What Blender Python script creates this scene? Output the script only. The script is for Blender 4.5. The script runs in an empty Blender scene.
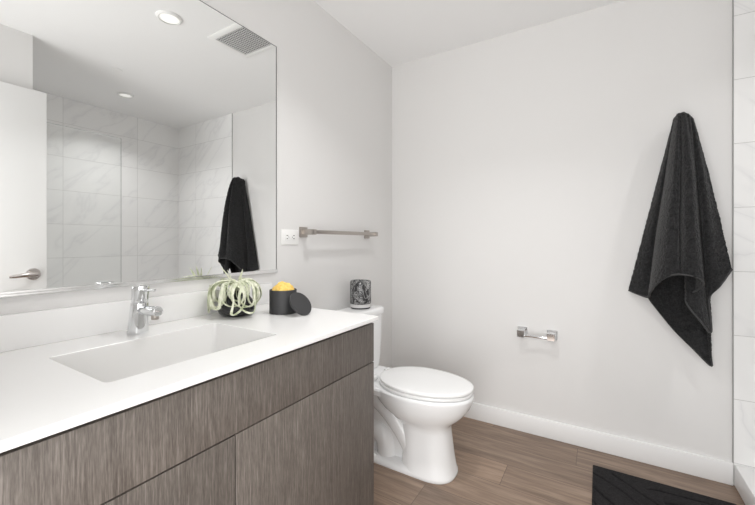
import bpy, bmesh, math, random
from mathutils import Vector, Matrix, noise
PI = math.pi
sc = bpy.context.scene
col = sc.collection

# ------------------------------------------------------------------ camera, world, lights, exposure
cam_d = bpy.data.cameras.new('camera')
cam = bpy.data.objects.new('camera', cam_d); col.objects.link(cam)
cam.location = (1.3026, -2.3372, 1.1451)
cam.rotation_euler = (PI/2, 0, math.radians(31.437))
cam_d.sensor_width = 36; cam_d.lens = 361.89*36/755
cam_d.shift_y = -(252.5-242.52)/755
cam_d.clip_start = 0.02
sc.camera = cam

world = bpy.data.worlds.new('world'); sc.world = world; world.use_nodes = True
world.node_tree.nodes['Background'].inputs[0].default_value = (1, 1, 1, 1)
world.node_tree.nodes['Background'].inputs[1].default_value = 0.45

def area(name, loc, rot, sx, sy, power, color=(1, 1, 1), shape='RECTANGLE'):
    d = bpy.data.lights.new(name, 'AREA'); d.shape = shape; d.size = sx
    if shape in ('RECTANGLE', 'ELLIPSE'): d.size_y = sy
    d.energy = power; d.color = color
    o = bpy.data.objects.new(name, d); col.objects.link(o)
    o.location = loc; o.rotation_euler = rot
    return o
# area light added beyond the open doorway as soft, even fill
area('hall_fill', (1.15, -2.80, 1.05), (PI/2+.10, 0, 0), .92, 2.0, 30, (1, 0.995, 0.985))
# the ceiling downlights
area('downlight_glow', (0.817, -1.187, 2.418), (0, 0, 0), 0.12, 0.12, 4.6, (1, 0.99, 0.98), 'DISK').data.spread = math.radians(116)
area('shower_downlight_glow', (2.245, -0.783, 2.418), (0, 0, 0), 0.10, 0.10, 3.8, (1, 0.99, 0.98), 'DISK').data.spread = math.radians(125)

sc.view_settings.view_transform = 'Standard'
sc.view_settings.look = 'None'
sc.view_settings.gamma = 1
sc.view_settings.use_curve_mapping = False
sc.view_settings.exposure = 0.27
sc.cycles.use_denoising = True
sc.cycles.max_bounces = 16
sc.cycles.diffuse_bounces = 10
sc.cycles.glossy_bounces = 8
sc.cycles.transparent_max_bounces = 12
sc.cycles.caustics_reflective = True
sc.cycles.sample_clamp_indirect = 6

# ------------------------------------------------------------------ materials
def mat(name, color=(.8, .8, .8), rough=.5, metal=0, **kw):
    m = bpy.data.materials.new(name); m.use_nodes = True
    b = m.node_tree.nodes['Principled BSDF']
    b.inputs['Base Color'].default_value = (*color, 1)
    b.inputs['Roughness'].default_value = rough
    b.inputs['Metallic'].default_value = metal
    for k, v in kw.items(): b.inputs[k.replace('_', ' ')].default_value = v
    return m
def nd(m, t, **kw):
    n = m.node_tree.nodes.new(t)
    for k, v in kw.items(): setattr(n, k, v)
    return n
def lk(m, a, b): m.node_tree.links.new(a, b)
def bsdf(m): return m.node_tree.nodes['Principled BSDF']
def coords(m, scale=(1, 1, 1), rot=(0, 0, 0)):
    tc = nd(m, 'ShaderNodeTexCoord'); mp = nd(m, 'ShaderNodeMapping')
    mp.inputs['Scale'].default_value = scale; mp.inputs['Rotation'].default_value = rot
    lk(m, tc.outputs['Object'], mp.inputs['Vector']); return mp.outputs['Vector']
def noise_tex(m, vec, scale, detail=4, rough=.5, dist=0):
    n = nd(m, 'ShaderNodeTexNoise'); n.inputs['Scale'].default_value = scale
    n.inputs['Detail'].default_value = detail; n.inputs['Roughness'].default_value = rough
    n.inputs['Distortion'].default_value = dist
    if vec is not None: lk(m, vec, n.inputs['Vector'])
    return n.outputs['Fac']
def ramp(m, fac, stops):
    r = nd(m, 'ShaderNodeValToRGB'); e = r.color_ramp.elements
    while len(e) < len(stops): e.new(.5)
    for q, (p, c) in zip(e, stops): q.position = p; q.color = (*c, 1)
    lk(m, fac, r.inputs['Fac']); return r.outputs['Color']
def bump(m, h, strength=.2, dist=.002):
    b = nd(m, 'ShaderNodeBump'); b.inputs['Strength'].default_value = strength
    b.inputs['Distance'].default_value = dist
    lk(m, h, b.inputs['Height']); lk(m, b.outputs['Normal'], bsdf(m).inputs['Normal'])
def math_n(m, op, a, b=None, c=None):
    n = nd(m, 'ShaderNodeMath', operation=op)
    for i, v in enumerate((a, b, c)):
        if v is None: continue
        if isinstance(v, (int, float)): n.inputs[i].default_value = v
        else: lk(m, v, n.inputs[i])
    return n.outputs[0]
def mixc(m, fac, a, b, blend='MIX'):
    n = nd(m, 'ShaderNodeMix', data_type='RGBA', blend_type=blend)
    for i, v in ((0, fac), (6, a), (7, b)):
        if isinstance(v, (int, float)): n.inputs[i].default_value = v
        elif isinstance(v, tuple): n.inputs[i].default_value = (*v, 1)
        else: lk(m, v, n.inputs[i])
    return n.outputs[2]

M = {}
M['paint'] = mat('wall_paint', (.745, .738, .731), .6)
bump(M['paint'], noise_tex(M['paint'], coords(M['paint']), 260, 2), .05, .001)
M['ceil'] = mat('ceiling_paint', (.88, .88, .88), .75)
M['trim'] = mat('white_trim_paint', (.83, .83, .83), .35)
M['door'] = mat('door_paint', (.87, .87, .865), .38)
M['counter'] = mat('white_solid_surface', (.845, .842, .837), .25)
M['basin'] = mat('off_white_basin', (.745, .74, .73), .22)
M['porc'] = mat('white_porcelain', (.86, .865, .87), .07)
M['seat'] = mat('white_seat_plastic', (.88, .885, .885), .16)
M['plastic'] = mat('white_plastic', (.86, .86, .85), .3)
M['chrome'] = mat('chrome', (.76, .77, .78), .05, 1)
M['nickel'] = mat('brushed_nickel', (.44, .405, .375), .28, 1)
M['satin'] = mat('satin_nickel', (.66, .62, .60), .25, 1)
M['alu'] = mat('polished_aluminium', (.82, .82, .82), .18, 1)
M['dark_metal'] = mat('grey_metal_trim', (.36, .36, .355), .4, .6)
M['mirror'] = mat('mirror_silver', (.93, .94, .935), .0, 1)
M['edge'] = mat('mirror_edge', (.10, .105, .10), .3)
M['dark'] = mat('hole_shade', (.02, .02, .02), .7)  # near-black colour stands in for the shade inside openings
M['grille'] = mat('grille_white', (.72, .72, .72), .5)
M['lens'] = mat('lamp_lens', (.9, .9, .88), .4)
M['lens'].node_tree.nodes['Principled BSDF'].inputs['Emission Color'].default_value = (1, .97, .93, 1)
M['lens'].node_tree.nodes['Principled BSDF'].inputs['Emission Strength'].default_value = .35

# marble look wall tile with grout joints; the mesh axis 'u' runs along the wall
def tile_mat(name, axis, u0):
    m = mat(name, rough=.4)
    tc = nd(m, 'ShaderNodeTexCoord'); sp = nd(m, 'ShaderNodeSeparateXYZ'); lk(m, tc.outputs['Object'], sp.inputs[0])
    u = sp.outputs[axis]; z = sp.outputs['Z']
    su = math_n(m, 'DIVIDE', math_n(m, 'SUBTRACT', u, u0), .612)
    sz = math_n(m, 'DIVIDE', math_n(m, 'SUBTRACT', z, .106), .301)
    def dist(s, size):
        f = math_n(m, 'FRACT', s); d = math_n(m, 'MINIMUM', f, math_n(m, 'SUBTRACT', 1.0, f))
        return math_n(m, 'MULTIPLY', d, size)
    d = math_n(m, 'MINIMUM', dist(su, .612), dist(sz, .301))
    grout = math_n(m, 'LESS_THAN', d, .0014)
    cid = nd(m, 'ShaderNodeCombineXYZ')
    lk(m, math_n(m, 'MULTIPLY', math_n(m, 'FLOOR', su), 3.7), cid.inputs[0]); lk(m, math_n(m, 'MULTIPLY', math_n(m, 'FLOOR', sz), 5.3), cid.inputs[2])
    add = nd(m, 'ShaderNodeVectorMath', operation='ADD'); lk(m, tc.outputs['Object'], add.inputs[0]); lk(m, cid.outputs[0], add.inputs[1])
    mp = nd(m, 'ShaderNodeMapping', vector_type='TEXTURE'); mp.inputs['Rotation'].default_value = (math.radians(42), 0, 0) if axis == 'Y' else (0, math.radians(42), 0)
    mp.inputs['Scale'].default_value = (1, 1, .34)
    lk(m, add.outputs[0], mp.inputs['Vector'])
    n = noise_tex(m, mp.outputs[0], 1.3, 4, .5, .5)
    vein = math_n(m, 'ABSOLUTE', math_n(m, 'SUBTRACT', n, .5))
    c1 = ramp(m, vein, [(0, (.78, .78, .785)), (.012, (.855, .855, .855)), (.05, (.90, .90, .895))])
    soft = noise_tex(m, add.outputs[0], 2.2, 3)
    c2 = mixc(m, .3, c1, ramp(m, soft, [(.35, (.83, .83, .835)), (.65, (.91, .91, .905))]))
    lk(m, mixc(m, grout, c2, (.60, .60, .59)), bsdf(m).inputs['Base Color'])
    bump(m, math_n(m, 'MINIMUM', d, .003), .4, .01)
    return m
M['tile_b'] = tile_mat('marble_tile_back', 'X', 2.4575)
M['tile_s'] = tile_mat('marble_tile_side', 'Y', -.433)

# vinyl plank floor, planks running along X
m = M['floor'] = mat('oak_plank_floor', rough=.42)
tc = nd(m, 'ShaderNodeTexCoord'); sp = nd(m, 'ShaderNodeSeparateXYZ'); lk(m, tc.outputs['Object'], sp.inputs[0])
PWD = .178
row = math_n(m, 'DIVIDE', math_n(m, 'ADD', sp.outputs['Y'], .042), PWD); rid = math_n(m, 'FLOOR', row)
off = math_n(m, 'FRACT', math_n(m, 'MULTIPLY_ADD', rid, .377, .391))
su = math_n(m, 'ADD', math_n(m, 'DIVIDE', sp.outputs['X'], 1.22), off); uid = math_n(m, 'FLOOR', su)
wn = nd(m, 'ShaderNodeTexWhiteNoise', noise_dimensions='2D'); cc = nd(m, 'ShaderNodeCombineXYZ')
lk(m, rid, cc.inputs[0]); lk(m, uid, cc.inputs[1]); lk(m, cc.outputs[0], wn.inputs['Vector'])
tone = wn.outputs['Value']
shift = nd(m, 'ShaderNodeCombineXYZ'); lk(m, math_n(m, 'MULTIPLY', tone, 37.), shift.inputs[0]); lk(m, math_n(m, 'MULTIPLY', tone, 11.), shift.inputs[2])
va = nd(m, 'ShaderNodeVectorMath', operation='ADD'); lk(m, tc.outputs['Object'], va.inputs[0]); lk(m, shift.outputs[0], va.inputs[1])
mp = nd(m, 'ShaderNodeMapping'); mp.inputs['Scale'].default_value = (1.0, 11, 1); lk(m, va.outputs[0], mp.inputs['Vector'])
g1 = noise_tex(m, mp.outputs[0], 3.2, 8, .62, .6)
mp2 = nd(m, 'ShaderNodeMapping'); mp2.inputs['Scale'].default_value = (2.0, 70, 1); lk(m, va.outputs[0], mp2.inputs['Vector'])
g2 = noise_tex(m, mp2.outputs[0], 3, 4, .6)
c = ramp(m, g1, [(.28, (.125, .083, .060)), (.5, (.255, .182, .134)), (.70, (.390, .296, .226))])
c = mixc(m, .30, c, ramp(m, g2, [(.3, (.145, .10, .075)), (.7, (.35, .265, .20))]))
c = mixc(m, 1.0, c, ramp(m, tone, [(0, (.74, .73, .73)), (1, (1.16, 1.13, 1.10))]), 'MULTIPLY')
fr = math_n(m, 'FRACT', row); dj = math_n(m, 'MULTIPLY', math_n(m, 'MINIMUM', fr, math_n(m, 'SUBTRACT', 1., fr)), PWD)
fu = math_n(m, 'FRACT', su); du = math_n(m, 'MULTIPLY', math_n(m, 'MINIMUM', fu, math_n(m, 'SUBTRACT', 1., fu)), 1.22)
gap = math_n(m, 'LESS_THAN', math_n(m, 'MINIMUM', dj, du), .0011)
lk(m, mixc(m, gap, c, (.10, .068, .05)), bsdf(m).inputs['Base Color'])
bump(m, g2, .12, .001)

# grey brown textured laminate with fine vertical grain
m = M['laminate'] = mat('grey_brown_laminate', rough=.5)
v = coords(m, (1, 1, .035)); a = noise_tex(m, v, 300, 3, .7)
b_ = noise_tex(m, coords(m, (1, 1, .02)), 45, 4, .6)
d_ = noise_tex(m, coords(m, (1, 1, .12)), 420, 2, .6)
c = ramp(m, a, [(.34, (.050, .040, .034)), (.52, (.108, .091, .079)), (.68, (.255, .226, .203))])
c = mixc(m, .35, c, ramp(m, b_, [(.3, (.085, .070, .059)), (.7, (.185, .160, .141))]))
c = mixc(m, .25, c, ramp(m, d_, [(.35, (.065, .053, .045)), (.65, (.215, .19, .17))]))
lk(m, c, bsdf(m).inputs['Base Color']); bump(m, a, .35, .001)

# terry cloth
def terry(name, lo, hi, sheen):
    m = mat(name, rough=.95)
    n = noise_tex(m, coords(m), 170, 4, .75); n2 = noise_tex(m, coords(m), 60, 3, .6)
    c = mixc(m, .4, ramp(m, n, [(.36, lo), (.66, hi)]), ramp(m, n2, [(.3, lo), (.7, hi)]))
    lk(m, c, bsdf(m).inputs['Base Color']); bump(m, n, .9, .003)
    bsdf(m).inputs['Sheen Weight'].default_value = sheen
    bsdf(m).inputs['Sheen Roughness'].default_value = .5
    bsdf(m).inputs['Specular IOR Level'].default_value = .15
    return m
M['towel'] = terry('black_terry', (.004, .004, .0045), (.038, .038, .039), .15)
M['hem'] = mat('black_hem_stitching', (.045, .045, .046), .9)
M['matm'] = terry('charcoal_mat', (.006, .0055, .006), (.028, .0265, .028), .03)
M['matte_black'] = mat('matte_black_ceramic', (.032, .032, .034), .55)
M['vase'] = mat('black_glazed_ceramic', (.018, .018, .02), .25)
m = M['sponge'] = mat('yellow_sponge', rough=.9)
n = noise_tex(m, coords(m), 90, 4, .6)
lk(m, ramp(m, n, [(.3, (.72, .42, .07)), (.6, (.92, .66, .20))]), bsdf(m).inputs['Base Color']); bump(m, n, .8, .004)
m = M['marble'] = mat('black_marble', rough=.2)
n = noise_tex(m, coords(m, (1, 1, .45), (.4, .5, 0)), 26, 6, .65, 1.6)
v = math_n(m, 'ABSOLUTE', math_n(m, 'SUBTRACT', n, .5))
lk(m, ramp(m, v, [(0, (.55, .55, .55)), (.015, (.20, .20, .20)), (.05, (.030, .030, .032)), (.3, (.015, .015, .016))]), bsdf(m).inputs['Base Color'])
M['marble_base'] = mat('pale_marble_band', (.62, .61, .61), .25)
m = M['leaf'] = mat('air_plant_leaf', rough=.65)
n = noise_tex(m, coords(m, (1, 1, 1)), 45, 3, .5)
lk(m, ramp(m, n, [(.3, (.40, .46, .28)), (.5, (.70, .72, .56)), (.7, (.86, .86, .75))]), bsdf(m).inputs['Base Color'])
m = M['glass'] = bpy.data.materials.new('clear_glass'); m.use_nodes = True
nt = m.node_tree; nt.nodes.remove(nt.nodes['Principled BSDF'])
tr = nd(m, 'ShaderNodeBsdfTransparent'); tr.inputs[0].default_value = (.985, .99, .988, 1)
gl = nd(m, 'ShaderNodeBsdfGlossy'); gl.inputs['Roughness'].default_value = .0
fn = nd(m, 'ShaderNodeFresnel'); fn.inputs[0].default_value = 1.12
mx = nd(m, 'ShaderNodeMixShader'); lk(m, fn.outputs[0], mx.inputs[0]); lk(m, tr.outputs[0], mx.inputs[1]); lk(m, gl.outputs[0], mx.inputs[2])
lk(m, mx.outputs[0], nt.nodes['Material Output'].inputs[0])
M['glass_edge'] = mat('glass_edge', (.26, .28, .275), .2)

# ------------------------------------------------------------------ helpers
def thing(name, label, cat, loc=(0, 0, 0), group=None):
    o = bpy.data.objects.new(name, None); col.objects.link(o)
    o.empty_display_size = .05; o.location = loc
    o['label'] = label; o['category'] = cat
    if group: o['group'] = group
    return o
def obj(name, bm, m, parent=None, smooth=True, label=None, angle=40, loc=None):
    """link the bmesh (vertices in room coordinates) as one mesh object"""
    bmesh.ops.recalc_face_normals(bm, faces=bm.faces)
    me = bpy.data.meshes.new(name); bm.to_mesh(me); bm.free()
    o = bpy.data.objects.new(name, me); col.objects.link(o)
    ms = m if isinstance(m, (list, tuple)) else [m]
    for q in ms: me.materials.append(q)
    if smooth:
        for p in me.polygons: p.use_smooth = True
        me.set_sharp_from_angle(angle=math.radians(angle))
    if parent is not None:
        w = Vector((0, 0, 0)); p = parent
        while p is not None: w += p.location; p = p.parent
        me.transform(Matrix.Translation(-w)); o.parent = parent
    elif loc is not None:
        me.transform(Matrix.Translation(-Vector(loc))); o.location = loc
    if label: o['label'] = label
    return o
def tag(o, label, cat, group=None):
    o['label'] = label; o['category'] = cat
    if group: o['group'] = group
    return o
def struct(name, bm, m, smooth=False, **k):
    o = obj(name, bm, m, None, smooth, **k); o['kind'] = 'structure'; return o
def NB(): return bmesh.new()
def box(bm, x0, x1, y0, y1, z0, z1, bev=0, seg=2, mi=0):
    r = bmesh.ops.create_cube(bm, size=1)
    vs = r['verts']
    bmesh.ops.transform(bm, matrix=Matrix.Translation(((x0+x1)/2, (y0+y1)/2, (z0+z1)/2)) @ Matrix.Diagonal((x1-x0, y1-y0, z1-z0, 1)), verts=vs)
    fs = {f for v in vs for f in v.link_faces}
    for f in fs: f.material_index = mi
    if bev:
        es = list({e for v in vs for e in v.link_edges})
        bmesh.ops.bevel(bm, geom=es, offset=bev, segments=seg, profile=.5, affect='EDGES')
    return bm
def ring_faces(bm, a, b, mi=0):
    n = len(a)
    for i in range(n):
        f = bm.faces.new((a[i], a[(i+1) % n], b[(i+1) % n], b[i])); f.material_index = mi
def loft(bm, rings, cap0=True, cap1=True, mi=0):
    R = [[bm.verts.new(p) for p in r] for r in rings]
    for a, b in zip(R, R[1:]): ring_faces(bm, a, b, mi)
    if cap0: bm.faces.new(R[0][::-1]).material_index = mi
    if cap1: bm.faces.new(R[-1]).material_index = mi
    return R
def frame(d):
    d = Vector(d).normalized(); a = Vector((0, 0, 1)) if abs(d.z) < .9 else Vector((1, 0, 0))
    u = d.cross(a).normalized(); return u, d.cross(u).normalized()
def tube(bm, pts, r, n=16, cap=True):
    pts = [Vector(p) for p in pts]; rs = r if isinstance(r, (list, tuple)) else [r]*len(pts)
    rings = []; u = None
    for i, p in enumerate(pts):
        d = (pts[min(i+1, len(pts)-1)] - pts[max(i-1, 0)]).normalized()
        if u is None: u, _ = frame(d)
        u = (u - d*u.dot(d)).normalized(); w = d.cross(u)
        rings.append([p + (u*math.cos(2*PI*k/n) + w*math.sin(2*PI*k/n))*rs[i] for k in range(n)])
    loft(bm, rings, cap, cap); return bm
def cyl(bm, p0, p1, r0, r1=None, n=32, bev=0):
    r1 = r0 if r1 is None else r1
    p0, p1 = Vector(p0), Vector(p1); d = (p1-p0); L = d.length
    if bev:
        e = d/L*bev
        return tube(bm, [p0, p0+e*.001, p0+e*.3, p0+e, p1-e, p1-e*.3, p1-e*.001, p1], [r0-bev, r0-bev*.98, r0-bev*.3, r0, r1, r1-bev*.3, r1-bev*.98, r1-bev], n)
    return tube(bm, [p0, p1], [r0, r1], n)
def lathe(bm, prof, cx, cy, n=48, cap0=True, cap1=True):
    return loft(bm, [[(cx+r*math.cos(2*PI*k/n), cy+r*math.sin(2*PI*k/n), z) for k in range(n)] for r, z in prof], cap0, cap1)
def rrect(x0, x1, y0, y1, r, z, n=6):
    out = []
    for cx_, cy_, a in ((x1-r, y1-r, 0), (x0+r, y1-r, PI/2), (x0+r, y0+r, PI), (x1-r, y0+r, 1.5*PI)):
        for k in range(n+1):
            t = a + PI/2*k/n; out.append((cx_+r*math.cos(t), cy_+r*math.sin(t), z))
    return out
def catmull(pts, n):
    """n samples of a Catmull-Rom curve over tuples (t, a, b, c...) keyed by t in 0..1"""
    ks = [p[0] for p in pts]; out = []
    for i in range(n):
        t = i/(n-1); j = 0
        while j < len(ks)-2 and t > ks[j+1]: j += 1
        u = (t-ks[j])/max(1e-9, ks[j+1]-ks[j])
        P = [pts[max(0, j-1)][1:], pts[j][1:], pts[j+1][1:], pts[min(len(pts)-1, j+2)][1:]]
        out.append([.5*((2*b) + (-a+c)*u + (2*a-5*b+4*c-d)*u*u + (-a+3*b-3*c+d)*u**3) for a, b, c, d in zip(*P)])
    return out

# ------------------------------------------------------------------ the setting
H, XT, XW, YN = 2.44, 1.843, 2.79, -2.42
XR, YR = 1.729, -1.531
struct('floor', box(NB(), -.1, XW+.1, -4.2, .1, -.08, 0), M['floor'])
struct('ceiling', box(NB(), -.1, XW+.1, YN-.12, .1, H, H+.08), M['ceil'])
struct('wall_left', box(NB(), -.1, 0, YN-.12, .1, 0, H), M['paint'])
struct('wall_back', box(NB(), 0, XT, 0, .1, 0, H), M['paint'])
struct('wall_shower_back', box(NB(), XT, XW, -.004, .1, 0, H), M['tile_b'])
struct('wall_shower_side', box(NB(), XW, XW+.1, YR, .1, 0, H), M['tile_s'])
struct('wall_right', box(NB(), XR, XW+.1, YN-.12, YR, 0, H), M['paint'])
bm = NB(); box(bm, 0, .70, YN-.12, YN, 0, H); box(bm, .70, XR, YN-.12, YN, 2.10, H)
struct('wall_near', bm, M['paint'])
struct('trim_1', box(NB(), XT-.0010, XT+.0025, -.0055, 0, .104, H), M['dark_metal'])
def baseboard(name, x0, x1, y0, y1, ax):
    bm = box(NB(), x0, x1, y0, y1, 0, .106, .003); return struct(name, bm, M['trim'], True)
baseboard('baseboard_back', 0, XT, -.013, 0, 'x')
baseboard('baseboard_left', 0, .013, -1.165, -.013, 'y')
baseboard('baseboard_right', XR-.013, XR, -2.41, YR, 'y')
# casing of the doorway behind the camera
bm = NB(); box(bm, .63, .70, YN, YN+.014, 0, 2.10, .003); box(bm, .63, XR, YN, YN+.014, 2.10, 2.17, .003)
struct('trim_2', bm, M['trim'], True)

# door folded back against the right-hand wall
d = struct('door_1', box(NB(), 1.660, 1.700, -2.385, -1.484, .012, 2.078, .0015), M['door'], True)
d['label'] = 'white flat door standing open, reflected in the mirror'
bm = NB(); cyl(bm, (1.660, -1.548, .952), (1.646, -1.548, .952), .036, .034, 40, .003)
rose = obj('lever_handle', bm, M['satin'], d)
bm = NB(); cyl(bm, (1.648, -1.548, .952), (1.606, -1.548, .952), .0105, .0105, 20)
tube(bm, [(1.612, -1.540, .952), (1.608, -1.56, .9525), (1.604, -1.60, .951), (1.604, -1.64, .947), (1.606, -1.665, .944)], [.011, .0145, .013, .011, .007], 16)
obj('lever', bm, M['satin'], rose)
obj('latch_plate', box(NB(), 1.669, 1.691, -1.4845, -1.4825, .93, 1.0, .0005), M['satin'], d)

# shower base with its low curb
t = thing('shower_tray', 'white low curb shower tray along the tiled walls', 'shower tray', (2.3, -.76, 0))
bm = box(NB(), XT+.003, XT+.095, YR+.002, -.006, .001, .104, .006)
obj('curb', bm, M['trim'], t)
obj('pan', box(NB(), XT+.095, XW-.002, YR+.002, -.006, .001, .03, .004), M['porc'], t)
bm = NB(); cyl(bm, (2.33, -.76, .0301), (2.33, -.76, .034), .055, .055, 40, .001); obj('drain', bm, M['chrome'], t)
# fixed glass panel
t = thing('shower_glass_panel', 'clear frameless glass shower panel seen in the mirror', 'glass panel', (1.886, -1.25, .105))
obj('pane', box(NB(), 1.882, 1.890, YR+.003, -.974, .108, 1.955), M['glass'], t, False)
bm = NB(); box(bm, 1.8825, 1.8895, -.974, -.9722, .108, 1.955); box(bm, 1.8825, 1.8895, YR+.004, -.974, 1.955, 1.9565)
obj('polished_edge', bm, M['glass_edge'], t, False)
bm = NB(); box(bm, 1.876, 1.896, YR+.003, -.976, .1042, .116, .001); obj('sill_channel', bm, M['alu'], t)

# ------------------------------------------------------------------ mirror
YM, Z0, Z1 = -1.129, 1.0117, 2.0688
t = thing('wall_mirror', 'large frameless mirror on the wall above the vanity', 'mirror', (0, -1.77, Z0))
bm = box(NB(), .0005, .006, -2.412, YM, Z0, Z1)
for f in bm.faces: f.material_index = 0 if f.normal.x > .5 else 1
obj('mirror_glass', bm, [M['mirror'], M['edge']], t, False)
bm = NB(); box(bm, .0061, .0068, YM-.0034, YM, Z0+.007, Z1); box(bm, .0061, .0068, -2.412, YM, Z1-.0018, Z1)
obj('polished_edge', bm, M['edge'], t, False, label='dark polished edge')
bm = NB(); box(bm, .0005, .0105, -2.412, YM+.001, Z0-.007, Z0-.0002, .0008); box(bm, .0066, .0105, -2.412, YM+.001, Z0-.001, Z0+.007, .0008)
obj('bottom_channel', bm, M['alu'], t)

# ------------------------------------------------------------------ ceiling fittings
def downlight(x, y, r, label, lens):
    t = thing('recessed_light', label, 'ceiling light', (x, y, H))
    bm = NB(); lathe(bm, [(r-.016, H-.012), (r-.012, H-.0135), (r-.004, H-.010), (r, H-.003), (r, H-.0005), (r-.016, H-.0005)], x, y, 48, False, False)
    obj('trim_ring', bm, M['plastic'], t)
    bm = NB(); lathe(bm, [(r-.0155, H-.006), (r-.03, H-.0075), (.004, H-.008)], x, y, 48, False, True)
    obj('lens', bm, lens, t)
downlight(.817, -1.187, .068, 'round white ceiling light in the middle of the ceiling', M['lens'])
downlight(2.245, -.783, .062, 'round white ceiling light above the shower', M['lens'])
t = thing('sprinkler_cover', 'small flat white cap on the ceiling before the shower', 'sprinkler cap', (1.789, -1.043, H))
bm = NB(); lathe(bm, [(.033, H-.0005), (.035, H-.003), (.033, H-.006), (.01, H-.0065)], 1.789, -1.043, 36); obj('cap', bm, M['plastic'], t)
# exhaust vent
t = thing('exhaust_vent', 'square white ceiling vent with a fine grey grille', 'vent', (.66, -.80, H))
bm = NB(); x0, x1, y0, y1, b = .465, .815, -.955, -.650, .038
zz = [(0, H-.0005), (0, H-.004), (.008, H-.010), (b-.004, H-.012), (b, H-.010), (b, H-.0005)]
loft(bm, [rrect(x0+i, x1-i, y0+i, y1-i, max(.001, .008-i*.1), z, 3) for i, z in zz], False, False)
obj('frame', bm, M['plastic'], t)
obj('duct_shade', box(NB(), x0+b, x1-b, y0+b, y1-b, H-.0015, H-.0005), M['dark'], t, False, label='black sheet for the shade in the opening')  # ceiling is solid here, so a black sheet paints the duct's shade
bm = NB()
n = 18
for i in range(n):
    x = x0+b+(x1-x0-2*b)*(i+.5)/n; box(bm, x-.0020, x+.0020, y0+b-.002, y1-b+.002, H-.0088, H-.006)
for i in range(14):
    y = y0+b+(y1-y0-2*b)*(i+.5)/14; box(bm, x0+b-.002, x1-b+.002, y-.0018, y+.0018, H-.0080, H-.0055)
obj('grille', bm, M['grille'], t, False)

# ------------------------------------------------------------------ vanity cabinet and top
ZC, XC, YE = .868, .593, -1.1687
Y2 = -2.405; YS = -1.785
t = thing('vanity_cabinet', 'grey-brown wood grain vanity cabinet under the white sink top', 'cabinet', (.29, YS, 0))
bm = NB()
for y in (Y2, -1.192): box(bm, .002, .545, y, y+.018, .10, ZC-.0168)
box(bm, .002, .545, Y2+.018, -1.192, .10, .118); box(bm, .002, .02, Y2+.018, -1.192, .118, ZC-.0168)
box(bm, .537, .553, Y2, -1.174, .10, .14); box(bm, .480, .496, Y2, -1.174, .60, ZC-.0168); box(bm, .537, .5535, Y2, -1.174, .64, .80); box(bm, .537, .553, YS-.03, YS+.03, .14, .64)
box(bm, .02, .50, Y2+.01, -1.19, .001, .1)
obj('carcass', bm, M['laminate'], t)
obj('top_panel', box(NB(), .555, .574, Y2, -1.172, .6955, .8395, .0008), M['laminate'], t)
obj('door', box(NB(), .555, .574, YS+.0018, -1.172, .102, .6920, .0008), M['laminate'], t)
obj('door', box(NB(), .555, .574, Y2, YS-.0018, .102, .6920, .0008), M['laminate'], t)

t = thing('sink_countertop', 'white countertop with a built-in rectangular sink', 'countertop', (.29, YS, ZC-.0165))
bm = NB()
bx = (.172, .476, -2.008, -1.562)
n = 6
def rr(x0, x1, y0, y1, r, z): return rrect(x0, x1, y0, y1, r, z, n)
rings = [rr(.002, XC-.002, Y2, YE-.002, .002, ZC-.0165), rr(.002, XC, Y2, YE, .003, ZC-.0145), rr(.002, XC, Y2, YE, .003, ZC-.0022), rr(.0035, XC-.0018, Y2+.0018, YE-.0018, .003, ZC)]
rings += [rr(bx[0]-.001, bx[1]+.001, bx[2]-.001, bx[3]+.001, .013, ZC), rr(bx[0], bx[1], bx[2], bx[3], .012, ZC-.0012)]
loft(bm, rings, False, False)
# underside opening is closed by the basin shell
obj('worktop', bm, M['counter'], t, True, angle=30)
bm = NB(); rings = [rr(bx[0], bx[1], bx[2], bx[3], .012, ZC-.0013)]
for i, dz in ((.004, .05), (.008, .09), (.012, .102), (.020, .112), (.034, .117)):
    rings.append(rr(bx[0]+i, bx[1]-i, bx[2]+i, bx[3]-i, .012+i*.8, ZC-dz))
rings.append(rr(.33-.06, .33+.06, YS-.06, YS+.06, .0599, ZC-.121))
rings.append(rr(.33-.024, .33+.024, YS-.024, YS+.024, .0239, ZC-.122))
loft(bm, rings, False, True)
obj('basin', bm, M['basin'], t, True, angle=30)
obj('backsplash', box(NB(), .001, .020, Y2, YE+.012-.012, ZC+.0002, .960, .0015), M['counter'], t)
bm = NB(); lathe(bm, [(.023, ZC-.1215), (.022, ZC-.1185), (.012, ZC-.117), (.002, ZC-.1165)], .33, YS, 32); obj('drain', bm, M['chrome'], t)

# ------------------------------------------------------------------ faucet
FX, FY = .095, -1.773
t = thing('faucet', 'chrome single-lever faucet behind the sink', 'faucet', (FX, FY, ZC))
bm = NB(); loft(bm, [[(FX+.13*z+r*math.cos(2*PI*k/40), FY+r*math.sin(2*PI*k/40), ZC+z) for k in range(40)] for r, z in ((.0275, .0003), (.0285, .002), (.0283, .006), (.0270, .030), (.0254, .065), (.0242, .092), (.0236, .0935))])
obj('body', bm, M['chrome'], t)
bm = NB(); cyl(bm, (FX+.010, FY, ZC+.071), (FX+.118, FY, ZC+.077), .0150, .0142, 32, .0025)
sp_ = obj('spout', bm, M['chrome'], t)
bm = NB(); cyl(bm, (FX+.100, FY, ZC+.068), (FX+.100, FY, ZC+.052), .0105, .0105, 28, .0015); obj('aerator', bm, M['nickel'], sp_, label='darker aerator')
bm = NB(); rings = []
for r, z, s in ((.0215, .0955, 0), (.0225, .0965, 0), (.0230, .108, 0), (.0240, .132, .05), (.0242, .141, .08), (.023, .1445, .1), (.012, .1465, .1)):
    rings.append([(FX+.13*z+r*math.cos(2*PI*k/40), FY+r*math.sin(2*PI*k/40), ZC+z+s*r*math.cos(2*PI*k/40)) for k in range(40)])
loft(bm, rings)
hd = obj('handle_cap', bm, M['chrome'], t)
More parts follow.
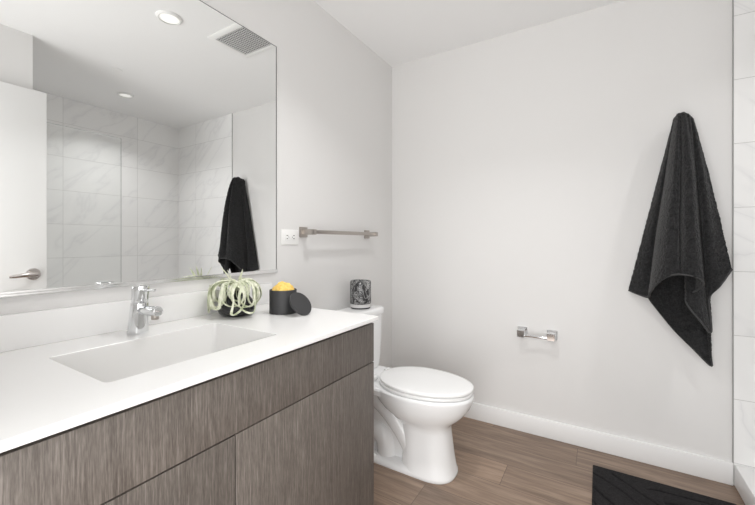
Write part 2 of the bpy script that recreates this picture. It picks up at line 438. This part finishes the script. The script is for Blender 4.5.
bm = NB(); tube(bm, [(FX+.03, FY, ZC+.131), (FX+.045, FY, ZC+.133), (FX+.07, FY, ZC+.1355), (FX+.098, FY, ZC+.138)], [.006, .0042, .0038, .0034], 14); obj('lever', bm, M['chrome'], hd)

# ------------------------------------------------------------------ air plant in its vase
PX, PY = .120, -1.437
bm = NB(); lathe(bm, [(.040, ZC+.0003), (.052, ZC+.002), (.063, ZC+.012), (.0685, ZC+.027), (.066, ZC+.042), (.056, ZC+.060), (.044, ZC+.076), (.036, ZC+.088), (.034, ZC+.093), (.031, ZC+.0935), (.031, ZC+.088), (.038, ZC+.074), (.048, ZC+.055)], PX, PY, 56)
tag(obj('vase', bm, M['vase'], loc=(PX, PY, ZC)), 'small round black vase under the air plant', 'vase')
random.seed(11)
bm = NB()
right = Vector((math.cos(math.radians(31.4)), math.sin(math.radians(31.4)), 0))
base = Vector((PX, PY, ZC+.099))
CX, CY, CR, CH = .237, -1.310, .0525, .092
VP = [(0, .066), (.027, .071), (.042, .069), (.060, .059), (.076, .047), (.088, .040), (.096, .034), (.12, .0)]
def vase_r(z):
    for (a, ra), (b, rb) in zip(VP, VP[1:]):
        if a <= z <= b: return ra+(rb-ra)*(z-a)/(b-a)
    return 0
def leaf(az, el, L, bend, w0, grow=0., twist=0., side=0.):
    N = 44; h = Vector((math.cos(az), math.sin(az), 0)); up = Vector((0, 0, 1)); sd = up.cross(h)
    p = base + h*.008; ang = el; yaw = 0; ds = L/N; vs = []
    for i in range(N+1):
        s = i/N
        hh = (h*math.cos(yaw)+sd*math.sin(yaw))
        d = hh*math.cos(ang)+up*math.sin(ang)
        across = (sd*math.cos(yaw)-h*math.sin(yaw)); nrm = d.cross(across).normalized()
        tw = twist*s
        a2 = across*math.cos(tw)+nrm*math.sin(tw); n2 = nrm*math.cos(tw)-across*math.sin(tw)
        w = w0*(min(1, .8+s*1.5))*max(0.03, (1-s**2.2))
        vs.append([bm.verts.new(p+a2*w*k+n2*(.35*w*(1-abs(k)))) for k in (-1, -.5, 0, .5, 1)])
        p = p+d*ds
        rad = Vector((p.x-PX, p.y-PY, 0)); need = vase_r(p.z-ZC)+.006
        if s > .12 and rad.length < need: p = Vector((PX, PY, p.z))+rad.normalized()*need
        if rad.length > .098 and s > .3: p = Vector((PX, PY, p.z))+rad.normalized()*.098
        if p.z < ZC+.010: p.z = ZC+.010
        if p.x < .034: p.x = .034
        cr = Vector((p.x-CX, p.y-CY, 0))
        if cr.length < CR+.016: q = Vector((CX, CY, p.z))+cr.normalized()*(CR+.016); p = q
        ang -= bend*(1+grow*s)*ds; yaw += side*ds
    for a, b in zip(vs, vs[1:]):
        for k in range(4): bm.faces.new((a[k], a[k+1], b[k+1], b[k]))
AZ = math.degrees
for az, el, L, bend, w, side in (       # the big looping leaves; azimuth 0 points at the room, -58 at the viewer
    (-150, 1.15, .27, 24, .0115, 1), (-125, 1.25, .32, 25, .0115, -2), (-95, 1.10, .40, 22, .0115, 9), (-72, 1.2, .42, 20, .0120, -10),
    (-45, 1.15, .40, 22, .0110, 8), (-20, 1.2, .38, 22, .0110, -8), (10, 1.1, .34, 23, .0115, 5), (35, 1.2, .29, 23, .0110, -4),
    (70, 1.1, .34, 20, .0105, 6), (110, 1.2, .34, 20, .0105, -6), (150, 1.15, .34, 21, .0105, 6), (-170, 1.2, .27, 26, .0110, -3),
    (-110, .95, .38, 18, .0110, -12), (-60, .95, .36, 19, .0105, 12), (0, .9, .36, 18, .0105, -10), (30, 1.05, .29, 22, .0100, 5),
    (-140, 1.3, .36, 24, .0100, 10), (-85, 1.35, .34, 25, .0095, -9), (-35, 1.35, .34, 25, .0095, 9), (55, 1.3, .30, 24, .0095, 8)):
    leaf(math.radians(az), el, L*1.05, bend*1.0, w*.78, random.uniform(-.05, .5), random.uniform(-1.0, 1.0), side*1.15)
for i in range(7):
    az = i*2*PI/7 + random.uniform(-.3, .3)
    leaf(az, random.uniform(1.1, 1.4), random.uniform(.13, .18), random.uniform(16, 24), .0058, .3, random.uniform(-1.2, 1.2), random.uniform(-5, 5))
for i in range(5):
    az = random.uniform(0, 2*PI)
    leaf(az, random.uniform(1.3, 1.5), random.uniform(.075, .10), random.uniform(4, 10), .0055, 0, random.uniform(-1, 1), 0)
lathe(bm, [(.006, ZC+.096), (.022, ZC+.0965), (.018, ZC+.104), (.006, ZC+.110)], PX, PY, 20)
o = obj('air_plant', bm, M['leaf'], loc=(PX, PY, ZC+.096))
sm = o.modifiers.new('thickness', 'SOLIDIFY'); sm.thickness = .0012; sm.offset = 0
tag(o, 'pale green air plant with curling leaves in the black vase', 'plant')

# ------------------------------------------------------------------ canister, sponge and leaning lid
CX, CY, CR, CH = .237, -1.310, .0525, .092
bm = NB(); lathe(bm, [(CR-.002, ZC+.0003), (CR, ZC+.002), (CR, ZC+CH-.0015), (CR-.001, ZC+CH), (CR-.004, ZC+CH), (CR-.005, ZC+CH-.0015), (CR-.005, ZC+.006)], CX, CY, 64)
tag(obj('canister', bm, M['matte_black'], loc=(CX, CY, ZC)), 'round matte black canister holding a yellow sponge', 'canister')
bm = NB(); bmesh.ops.create_icosphere(bm, subdivisions=5, radius=1)
for v in bm.verts:
    k = 1 + .10*noise.noise(v.co*2.2) + .05*noise.noise(v.co*6+Vector((3, 1, 2))) + .03*noise.noise(v.co*15)
    v.co = Vector((v.co.x*.0430*k, v.co.y*.0430*k, v.co.z*(.043 if v.co.z > 0 else .06)*k)) + Vector((CX, CY, ZC+.078))
tag(obj('sponge', bm, M['sponge'], angle=80, loc=(CX, CY, ZC+.02)), 'yellow natural sponge stuffed in the black canister', 'sponge')
fwd = Vector((-math.sin(math.radians(31.437)), math.cos(math.radians(31.437)), 0))
h = (right*.88-fwd*.47).normalized(); al = math.radians(38); LR, LT = .0500, .008
up = Vector((0, 0, 1)); s = up*math.cos(al)-h*math.sin(al); nn = h*math.cos(al)+up*math.sin(al)
c0 = Vector((CX, CY, ZC+.0006)) + h*(CR+2*LR*math.sin(al)+.0015) + s*LR + nn*0
bm = NB(); cyl(bm, c0, c0+nn*LT, LR, LR, 64, .0012)
zmin = min(v.co.z for v in bm.verts)
for v in bm.verts: v.co.z += ZC+.0004-zmin
tag(obj('loose_lid', bm, M['matte_black'], loc=tuple(c0)), 'round black lid leaning against the side of the canister', 'lid')

# ------------------------------------------------------------------ wall outlet
t = thing('wall_outlet', 'white wall outlet plate between the mirror and the towel bar', 'outlet', (0, -1.040, 1.172))
obj('cover_plate', box(NB(), .0003, .006, -1.099, -.981, 1.135, 1.209, .002), M['plastic'], t)
rc = obj('receptacle', box(NB(), .005, .0085, -1.074, -1.006, 1.155, 1.189, .001), M['plastic'], t)
for yc in (-1.062, -1.018):
    for dz, L in ((.0075, .0055), (-.0075, .0045)):
        obj('slot', box(NB(), .0080, .0088, yc-L, yc+L, 1.172+dz-.0016, 1.172+dz+.0016), M['dark'], rc, False, label='dark slot')
    bm = NB(); cyl(bm, (.0080, yc+.0085*(1 if yc < -1.04 else -1), 1.172), (.0088, yc+.0085*(1 if yc < -1.04 else -1), 1.172), .0022, .0022, 14); obj('ground_hole', bm, M['dark'], rc, label='dark round hole')
for y in (-1.045, -1.035): obj('button', box(NB(), .0082, .0095, y-.0035, y+.0035, 1.165, 1.179, .0005), M['plastic'], rc)
for y in (-1.088, -.992):
    bm = NB(); cyl(bm, (.0058, y, 1.172), (.0066, y, 1.172), .003, .0028, 16); obj('screw', bm, M['plastic'], t)

# ------------------------------------------------------------------ towel bar
t = thing('towel_bar', 'brushed nickel towel bar with square posts above the toilet', 'towel bar', (0, -.635, 1.198))
for y in (-.946, -.348):
    p = obj('post', box(NB(), .009, .083, y-.0135, y+.0135, 1.185, 1.212, .002), M['nickel'], t)
    obj('wall_plate', box(NB(), .0003, .010, y-.0265, y+.0265, 1.172, 1.225, .0022), M['nickel'], p)
bm = box(NB(), .063, .077, -.946, -.348, 1.189, 1.209, .0015)
obj('bar', bm, M['nickel'], t)

# ------------------------------------------------------------------ toilet
TY = -.63
def egg(xb, xm, xf, hw, z, nb=2.3, nf=2.05, N=64):
    out = []
    for k in range(N):
        a = 2*PI*k/N; c, s_ = math.cos(a), math.sin(a); n_ = nf if c > 0 else nb
        sx = math.copysign(abs(c)**(2/n_), c); sy = math.copysign(abs(s_)**(2/n_), s_)
        out.append((xm+(xf-xm if c > 0 else xm-xb)*sx, TY+hw*sy, z))
    return out
t = thing('toilet', 'white two-piece toilet with closed lid beside the vanity', 'toilet', (.36, TY, 0))
bm = NB()
S = [(.0005, .43, .706, .112), (.006, .43, .709, .115), (.018, .432, .708, .114), (.03, .436, .702, .110), (.09, .440, .692, .103), (.16, .440, .683, .098), (.215, .436, .677, .096), (.236, .432, .677, .098), (.250, .420, .684, .106), (.266, .395, .702, .122), (.285, .360, .726, .141), (.310, .325, .750, .158), (.340, .295, .772, .170), (.370, .278, .785, .177), (.392, .270, .791, .180), (.402, .270, .791, .180), (.408, .275, .786, .175)]
rings = [egg(xb, xb*.5+xf*.5 if z < .26 else xb+(xf-xb)*.46, xf, hw, z, 2.4 if z > .28 else 3.2, 2.1 if z > .25 else 2.5) for z, xb, xf, hw in S]
loft(bm, rings)
obj('bowl', bm, M['porc'], t)
bm = NB()     # deck that carries the tank
loft(bm, [rrect(.05, .40, TY-w, TY+w, .03, z, 5) for z, w in ((.335, .080), (.358, .120), (.374, .156), (.398, .158), (.4062, .152))])
obj('deck', bm, M['porc'], t)
bm = NB()     # foot flange, inner web and the snaking trapway
loft(bm, [rrect(.13+i, .60, TY-w, TY+w, .05, z, 6) for i, w, z in ((0, .112, .0005), (0, .114, .006), (.002, .112, .020), (.008, .104, .030), (.02, .085, .036))])
loft(bm, [rrect(.16, .52, TY-w, TY+w, .03, z, 5) for w, z in ((.050, .03), (.048, .2), (.062, .30), (.09, .36))])
for sgn in (-1, 1):
    yb = TY+sgn*.040
    pts = catmull([(0, .50, .09), (.16, .45, .165), (.34, .375, .245), (.5, .30, .300), (.62, .235, .318), (.74, .185, .28), (.84, .185, .22), (.92, .20, .15), (1, .215, .03)], 40)
    tube(bm, [(x, yb, z) for x, z in pts], [.050]*40, 20)
    pts = catmull([(0, .225, .03), (.25, .235, .105), (.5, .285, .140), (.75, .335, .105), (1, .345, .03)], 24)
    tube(bm, [(x, yb, z) for x, z in pts], [.052]*24, 20)
obj('trapway', bm, M['porc'], t)
for sgn in (-1, 1):
    bm = NB(); lathe(bm, [(.012, .026), (.012, .036), (.008, .042), (.002, .0435)], .30, TY+sgn*.099, 20); obj('bolt_cap', bm, M['seat'], t)
def slab(z0, z1, xb, xf, hw, r, dome=0):
    bm = NB(); R = []
    for i, z in ((r*.8, z0), (r*.2, z0+r*.35), (0, z0+r), (0, z1-r), (r*.2, z1-r*.35), (r*.8, z1), (r*3, z1+dome*.5), (.09, z1+dome), (.16, z1+dome*1.05)):
        hwi = max(.01, hw-i)
        R.append(egg(xb+i, xb+(xf-xb)*.44, xf-i, hwi, z, 1.95, 2.1))
    loft(bm, R); return bm
obj('seat', slab(.410, .4265, .290, .787, .173, .005), M['seat'], t)
obj('lid', slab(.4290, .4440, .296, .790, .174, .006, .003), M['seat'], t)
for sgn in (-1, 1):
    bm = NB(); cyl(bm, (.282, TY+sgn*.085, .424), (.282, TY+sgn*.045, .424), .013, .013, 20, .003); obj('hinge', bm, M['seat'], t)
bm = NB()
loft(bm, [rrect(.028, .185, TY-w, TY+w, .035, z, 6) for w, z in ((.150, .4085), (.163, .412), (.168, .422))] + [rrect(.022, .192, TY-w, TY+w, .035, z, 6) for w, z in ((.176, .56), (.182, .715), (.182, .7215))])
obj('tank', bm, M['porc'], t)
bm = NB()
loft(bm, [rrect(.012+i, .204-i, TY-.194+i, TY+.194-i, .04-i*.5, z, 7) for i, z in ((.006, .7217), (.001, .724), (0, .729), (0, .748), (.003, .7555), (.010, .7595), (.03, .760))])
obj('tank_lid', bm, M['porc'], t)
bm = NB(); cyl(bm, (.1905, TY-.135, .675), (.203, TY-.135, .675), .014, .014, 20, .002)
tube(bm, [(.204, TY-.14, .675), (.210, TY-.11, .673), (.212, TY-.075, .668)], [.007, .006, .006], 12)
obj('flush_lever', bm, M['chrome'], t, label='chrome flush lever')

# marble jar on the tank
t = thing('marble_jar', 'black veined marble jar standing on the toilet tank', 'jar', (.104, -.568, .760))
JX, JY, JR = .104, -.568, .0625
bm = NB(); lathe(bm, [(JR-.007, .7604), (JR-.005, .762), (JR-.005, .768)], JX, JY, 56); obj('foot', bm, M['matte_black'], t, label='thin black foot')
bm = NB(); lathe(bm, [(JR-.003, .768), (JR-.001, .7695), (JR-.001, .787), (JR-.003, .788)], JX, JY, 56); obj('base_band', bm, M['marble_base'], t, label='pale grey base band')
bm = NB(); lathe(bm, [(JR-.003, .788), (JR, .790), (JR, .914), (JR-.004, .922), (JR-.010, .922), (JR-.012, .918), (JR-.012, .90)], JX, JY, 56); obj('body', bm, M['marble'], t)

# ------------------------------------------------------------------ paper holder
t = thing('toilet_paper_holder', 'small chrome toilet paper holder with no roll, on back wall', 'paper holder', (.995, 0, .606))
for x in (.908, 1.071):
    bm = NB()
    q = [(.027, -.0003), (.027, -.006), (.025, -.0075), (.015, -.022), (.0135, -.036), (.0165, -.048), (.021, -.054), (.021, -.072), (.019, -.074)]
    loft(bm, [[(x+sx*s_, y, .606+sz*s_) for sx, sz in ((1, 1), (-1, 1), (-1, -1), (1, -1))] for s_, y in q])
    obj('post', bm, M['chrome'], t, True, angle=25)
bm = NB(); cyl(bm, (.908, -.060, .596), (1.071, -.060, .596), .0078, .0078, 20)
obj('bar', bm, M['chrome'], t)

# ------------------------------------------------------------------ hook and towel
t = thing('robe_hook', 'small chrome robe hook that the black towel hangs from', 'hook', (1.660, 0, 1.745))
obj('wall_plate', box(NB(), 1.637, 1.683, -.009, -.0003, 1.715, 1.761, .002), M['chrome'], t)
bm = NB(); tube(bm, [(1.660, -.006, 1.738), (1.660, -.035, 1.736), (1.660, -.058, 1.736), (1.660, -.070, 1.740), (1.660, -.074, 1.746)], [.009, .008, .008, .0075, .007], 16); obj('arm', bm, M['chrome'], t)

def towel_sheet(bm, bot, top, NS, NT, folds, seed):
    B = catmull(bot, NS); T = catmull(top, NS); G = []
    for i in range(NS):
        s_ = i/(NS-1); rowv = []
        for j in range(NT):
            v = j/(NT-1)
            b, a = Vector(B[i]), Vector(T[i])
            p = a.lerp(b, v)
            # cloth bellies: depth follows the hem only gradually
            e = v**.55
            p.y = a.y+(b.y-a.y)*e
            env = math.sin(PI*min(1, v*.92+.06))**.6
            off = 0
            for c_, w_, amp in folds: off += amp*math.exp(-((s_-c_)/w_)**2)
            p.y -= off*env
            p.y -= .004*noise.noise(Vector((s_*9, v*3, seed)))*env
            p.x += .003*noise.noise(Vector((s_*5, v*4, seed+7)))*env
            p.y = min(p.y, -.006)
            rowv.append(bm.verts.new(p))
        G.append(rowv)
    for i in range(NS-1):
        for j in range(NT-1): bm.faces.new((G[i][j], G[i+1][j], G[i+1][j+1], G[i][j+1]))
bm = NB()
A = [(0, 1.437, -0.020, 0.892), (0.05, 1.475, -0.055, 0.878), (0.1, 1.512, -0.095, 0.871), (0.14, 1.514, -0.155, 0.901), (0.19, 1.536, -0.200, 0.950), (0.27, 1.569, -0.235, 0.987), (0.36, 1.602, -0.252, 1.000), (0.44, 1.645, -0.264, 0.998), (0.5, 1.674, -0.268, 0.987), (0.545, 1.691, -0.255, 0.965), (0.585, 1.677, -0.215, 0.931), (0.62, 1.650, -0.190, 0.906), (0.65, 1.641, -0.195, 0.883), (0.69, 1.651, -0.205, 0.849), (0.74, 1.690, -0.200, 0.793), (0.79, 1.729, -0.180, 0.741), (0.83, 1.730, -0.175, 0.807), (0.88, 1.723, -0.185, 0.897), (0.94, 1.757, -0.195, 0.954), (1, 1.797, -0.190, 1.028)]
TA = [(0, 1.621, -0.040, 1.752), (0.1, 1.620, -0.080, 1.753), (0.2, 1.623, -0.105, 1.757), (0.38, 1.634, -0.118, 1.760), (0.55, 1.651, -0.120, 1.757), (0.75, 1.667, -0.108, 1.748), (0.88, 1.680, -0.085, 1.739), (1, 1.690, -0.055, 1.721)]
FA = [(.115, .030, -.060), (.04, .04, .018), (.24, .07, .026), (.385, .020, -.060), (.47, .05, .018), (.60, .030, -.085), (.72, .04, .010), (.81, .022, -.060), (.91, .05, .026)]
towel_sheet(bm, A, TA, 300, 230, FA, 1.0)
Bt = [(0, 1.441, -0.014, 0.895), (0.1, 1.509, -0.045, 0.872), (0.16, 1.532, -0.055, 0.840), (0.25, 1.580, -0.055, 0.769), (0.34, 1.627, -0.050, 0.704), (0.44, 1.688, -0.050, 0.635), (0.54, 1.755, -0.050, 0.560), (0.58, 1.756, -0.055, 0.599), (0.66, 1.752, -0.065, 0.695), (0.76, 1.746, -0.075, 0.791), (0.86, 1.743, -0.100, 0.888), (0.94, 1.769, -0.140, 0.958), (1, 1.797, -0.182, 1.025)]
TB = [(0, 1.624, -0.030, 1.750), (0.3, 1.643, -0.050, 1.760), (0.6, 1.669, -0.050, 1.756), (1, 1.690, -0.045, 1.729)]
towel_sheet(bm, Bt, TB, 170, 200, [(.3, .08, .010), (.5, .07, -.008), (.7, .08, .010)], 4.0)
# rounded crown over the hook
rings = []
for k, (dz, sx) in enumerate(((0, 1.0), (.010, .92), (.018, .72), (.024, .40), (.026, .08))):
    rings.append([(1.652+.026*sx*math.cos(2*PI*q/28), -.084+.034*sx*math.sin(2*PI*q/28), 1.739+dz-.006*math.cos(2*PI*q/28)) for q in range(28)])
loft(bm, rings, False, True)
o = obj('towel', bm, M['towel'], angle=180, loc=(1.656, -.06, 1.76))
sm = o.modifiers.new('thickness', 'SOLIDIFY'); sm.thickness = .008; sm.offset = -.3
tx = bpy.data.textures.new('terry_loops', 'CLOUDS'); tx.noise_scale = .008
dm = o.modifiers.new('loops', 'DISPLACE'); dm.texture = tx; dm.strength = .0065; dm.mid_level = .5
tow = o
bm = NB(); tube(bm, [(x, y-.002, z+.002) for x, y, z in catmull(A, 160)], .0042, 10); tube(bm, [(x, y-.001, z+.001) for x, y, z in catmull(Bt, 120)[:70]], .0036, 10)
obj('hem', bm, M['hem'], tow)
tag(o, 'black terry towel hanging in folds on the back wall', 'towel')

# ------------------------------------------------------------------ bath mat with carved lines
X0, X1, Y0, Y1, ZT = 1.277, 1.812, -1.05, -.185, .013
lines = []
def pl(*p): lines.append(p)
pl((1.277, -.262), (1.393, -.348), (1.451, -.415), (1.60, -.58), (1.72, -.75))
pl((1.362, -.230), (1.438, -.297), (1.521, -.373), (1.66, -.52), (1.80, -.69))
pl((1.277, -.380), (1.359, -.472), (1.48, -.62), (1.58, -.78))
pl((1.277, -.490), (1.36, -.60), (1.46, -.75), (1.53, -.88))
pl((1.492, -.276), (1.510, -.264), (1.537, -.259), (1.672, -.252), (1.812, -.25))
pl((1.55, -.345), (1.60, -.325), (1.70, -.318), (1.812, -.318)); pl((1.62, -.42), (1.67, -.395), (1.812, -.385))
pl((1.69, -.50), (1.74, -.47), (1.812, -.46)); pl((1.277, -.62), (1.36, -.76), (1.43, -.92)); pl((1.277, -.76), (1.34, -.90))
def dseg(p, a, b):
    ax, ay = a; dx, dy = b[0]-ax, b[1]-ay; q = max(0, min(1, ((p[0]-ax)*dx+(p[1]-ay)*dy)/(dx*dx+dy*dy)))
    return math.hypot(p[0]-ax-q*dx, p[1]-ay-q*dy)
segs = [(a, b) for L in lines for a, b in zip(L, L[1:])]
bm = NB(); NX, NY = 180, 288; G = []
for i in range(NX+1):
    r_ = []
    for j in range(NY+1):
        x = X0+(X1-X0)*i/NX; y = Y0+(Y1-Y0)*j/NY
        dm_ = min((dseg((x, y), a, b) for a, b in segs if min(a[0], b[0])-.012 < x < max(a[0], b[0])+.012 and min(a[1], b[1])-.012 < y < max(a[1], b[1])+.012), default=1)
        z = ZT-.009*max(0, 1-(dm_/.0055)**2)
        ed = min(x-X0, X1-x, y-Y0, Y1-y)
        if ed < .006: z -= .004*(1-ed/.006)
        z += .0008*noise.noise(Vector((x*300, y*300, 0)))
        r_.append(bm.verts.new((x, y, z)))
    G.append(r_)
for i in range(NX):
    for j in range(NY): bm.faces.new((G[i][j], G[i+1][j], G[i+1][j+1], G[i][j+1]))
edge = [G[i][0] for i in range(NX+1)]+[G[NX][j] for j in range(1, NY+1)]+[G[i][NY] for i in range(NX-1, -1, -1)]+[G[0][j] for j in range(NY-1, 0, -1)]
low = [bm.verts.new((v.co.x, v.co.y, .0006)) for v in edge]
ring_faces(bm, edge, low); bm.faces.new(low)
tag(obj('bath_mat', bm, M['matm'], angle=60, loc=((X0+X1)/2, (Y0+Y1)/2, 0)), 'charcoal bath mat with carved lines on the wood floor', 'bath mat')
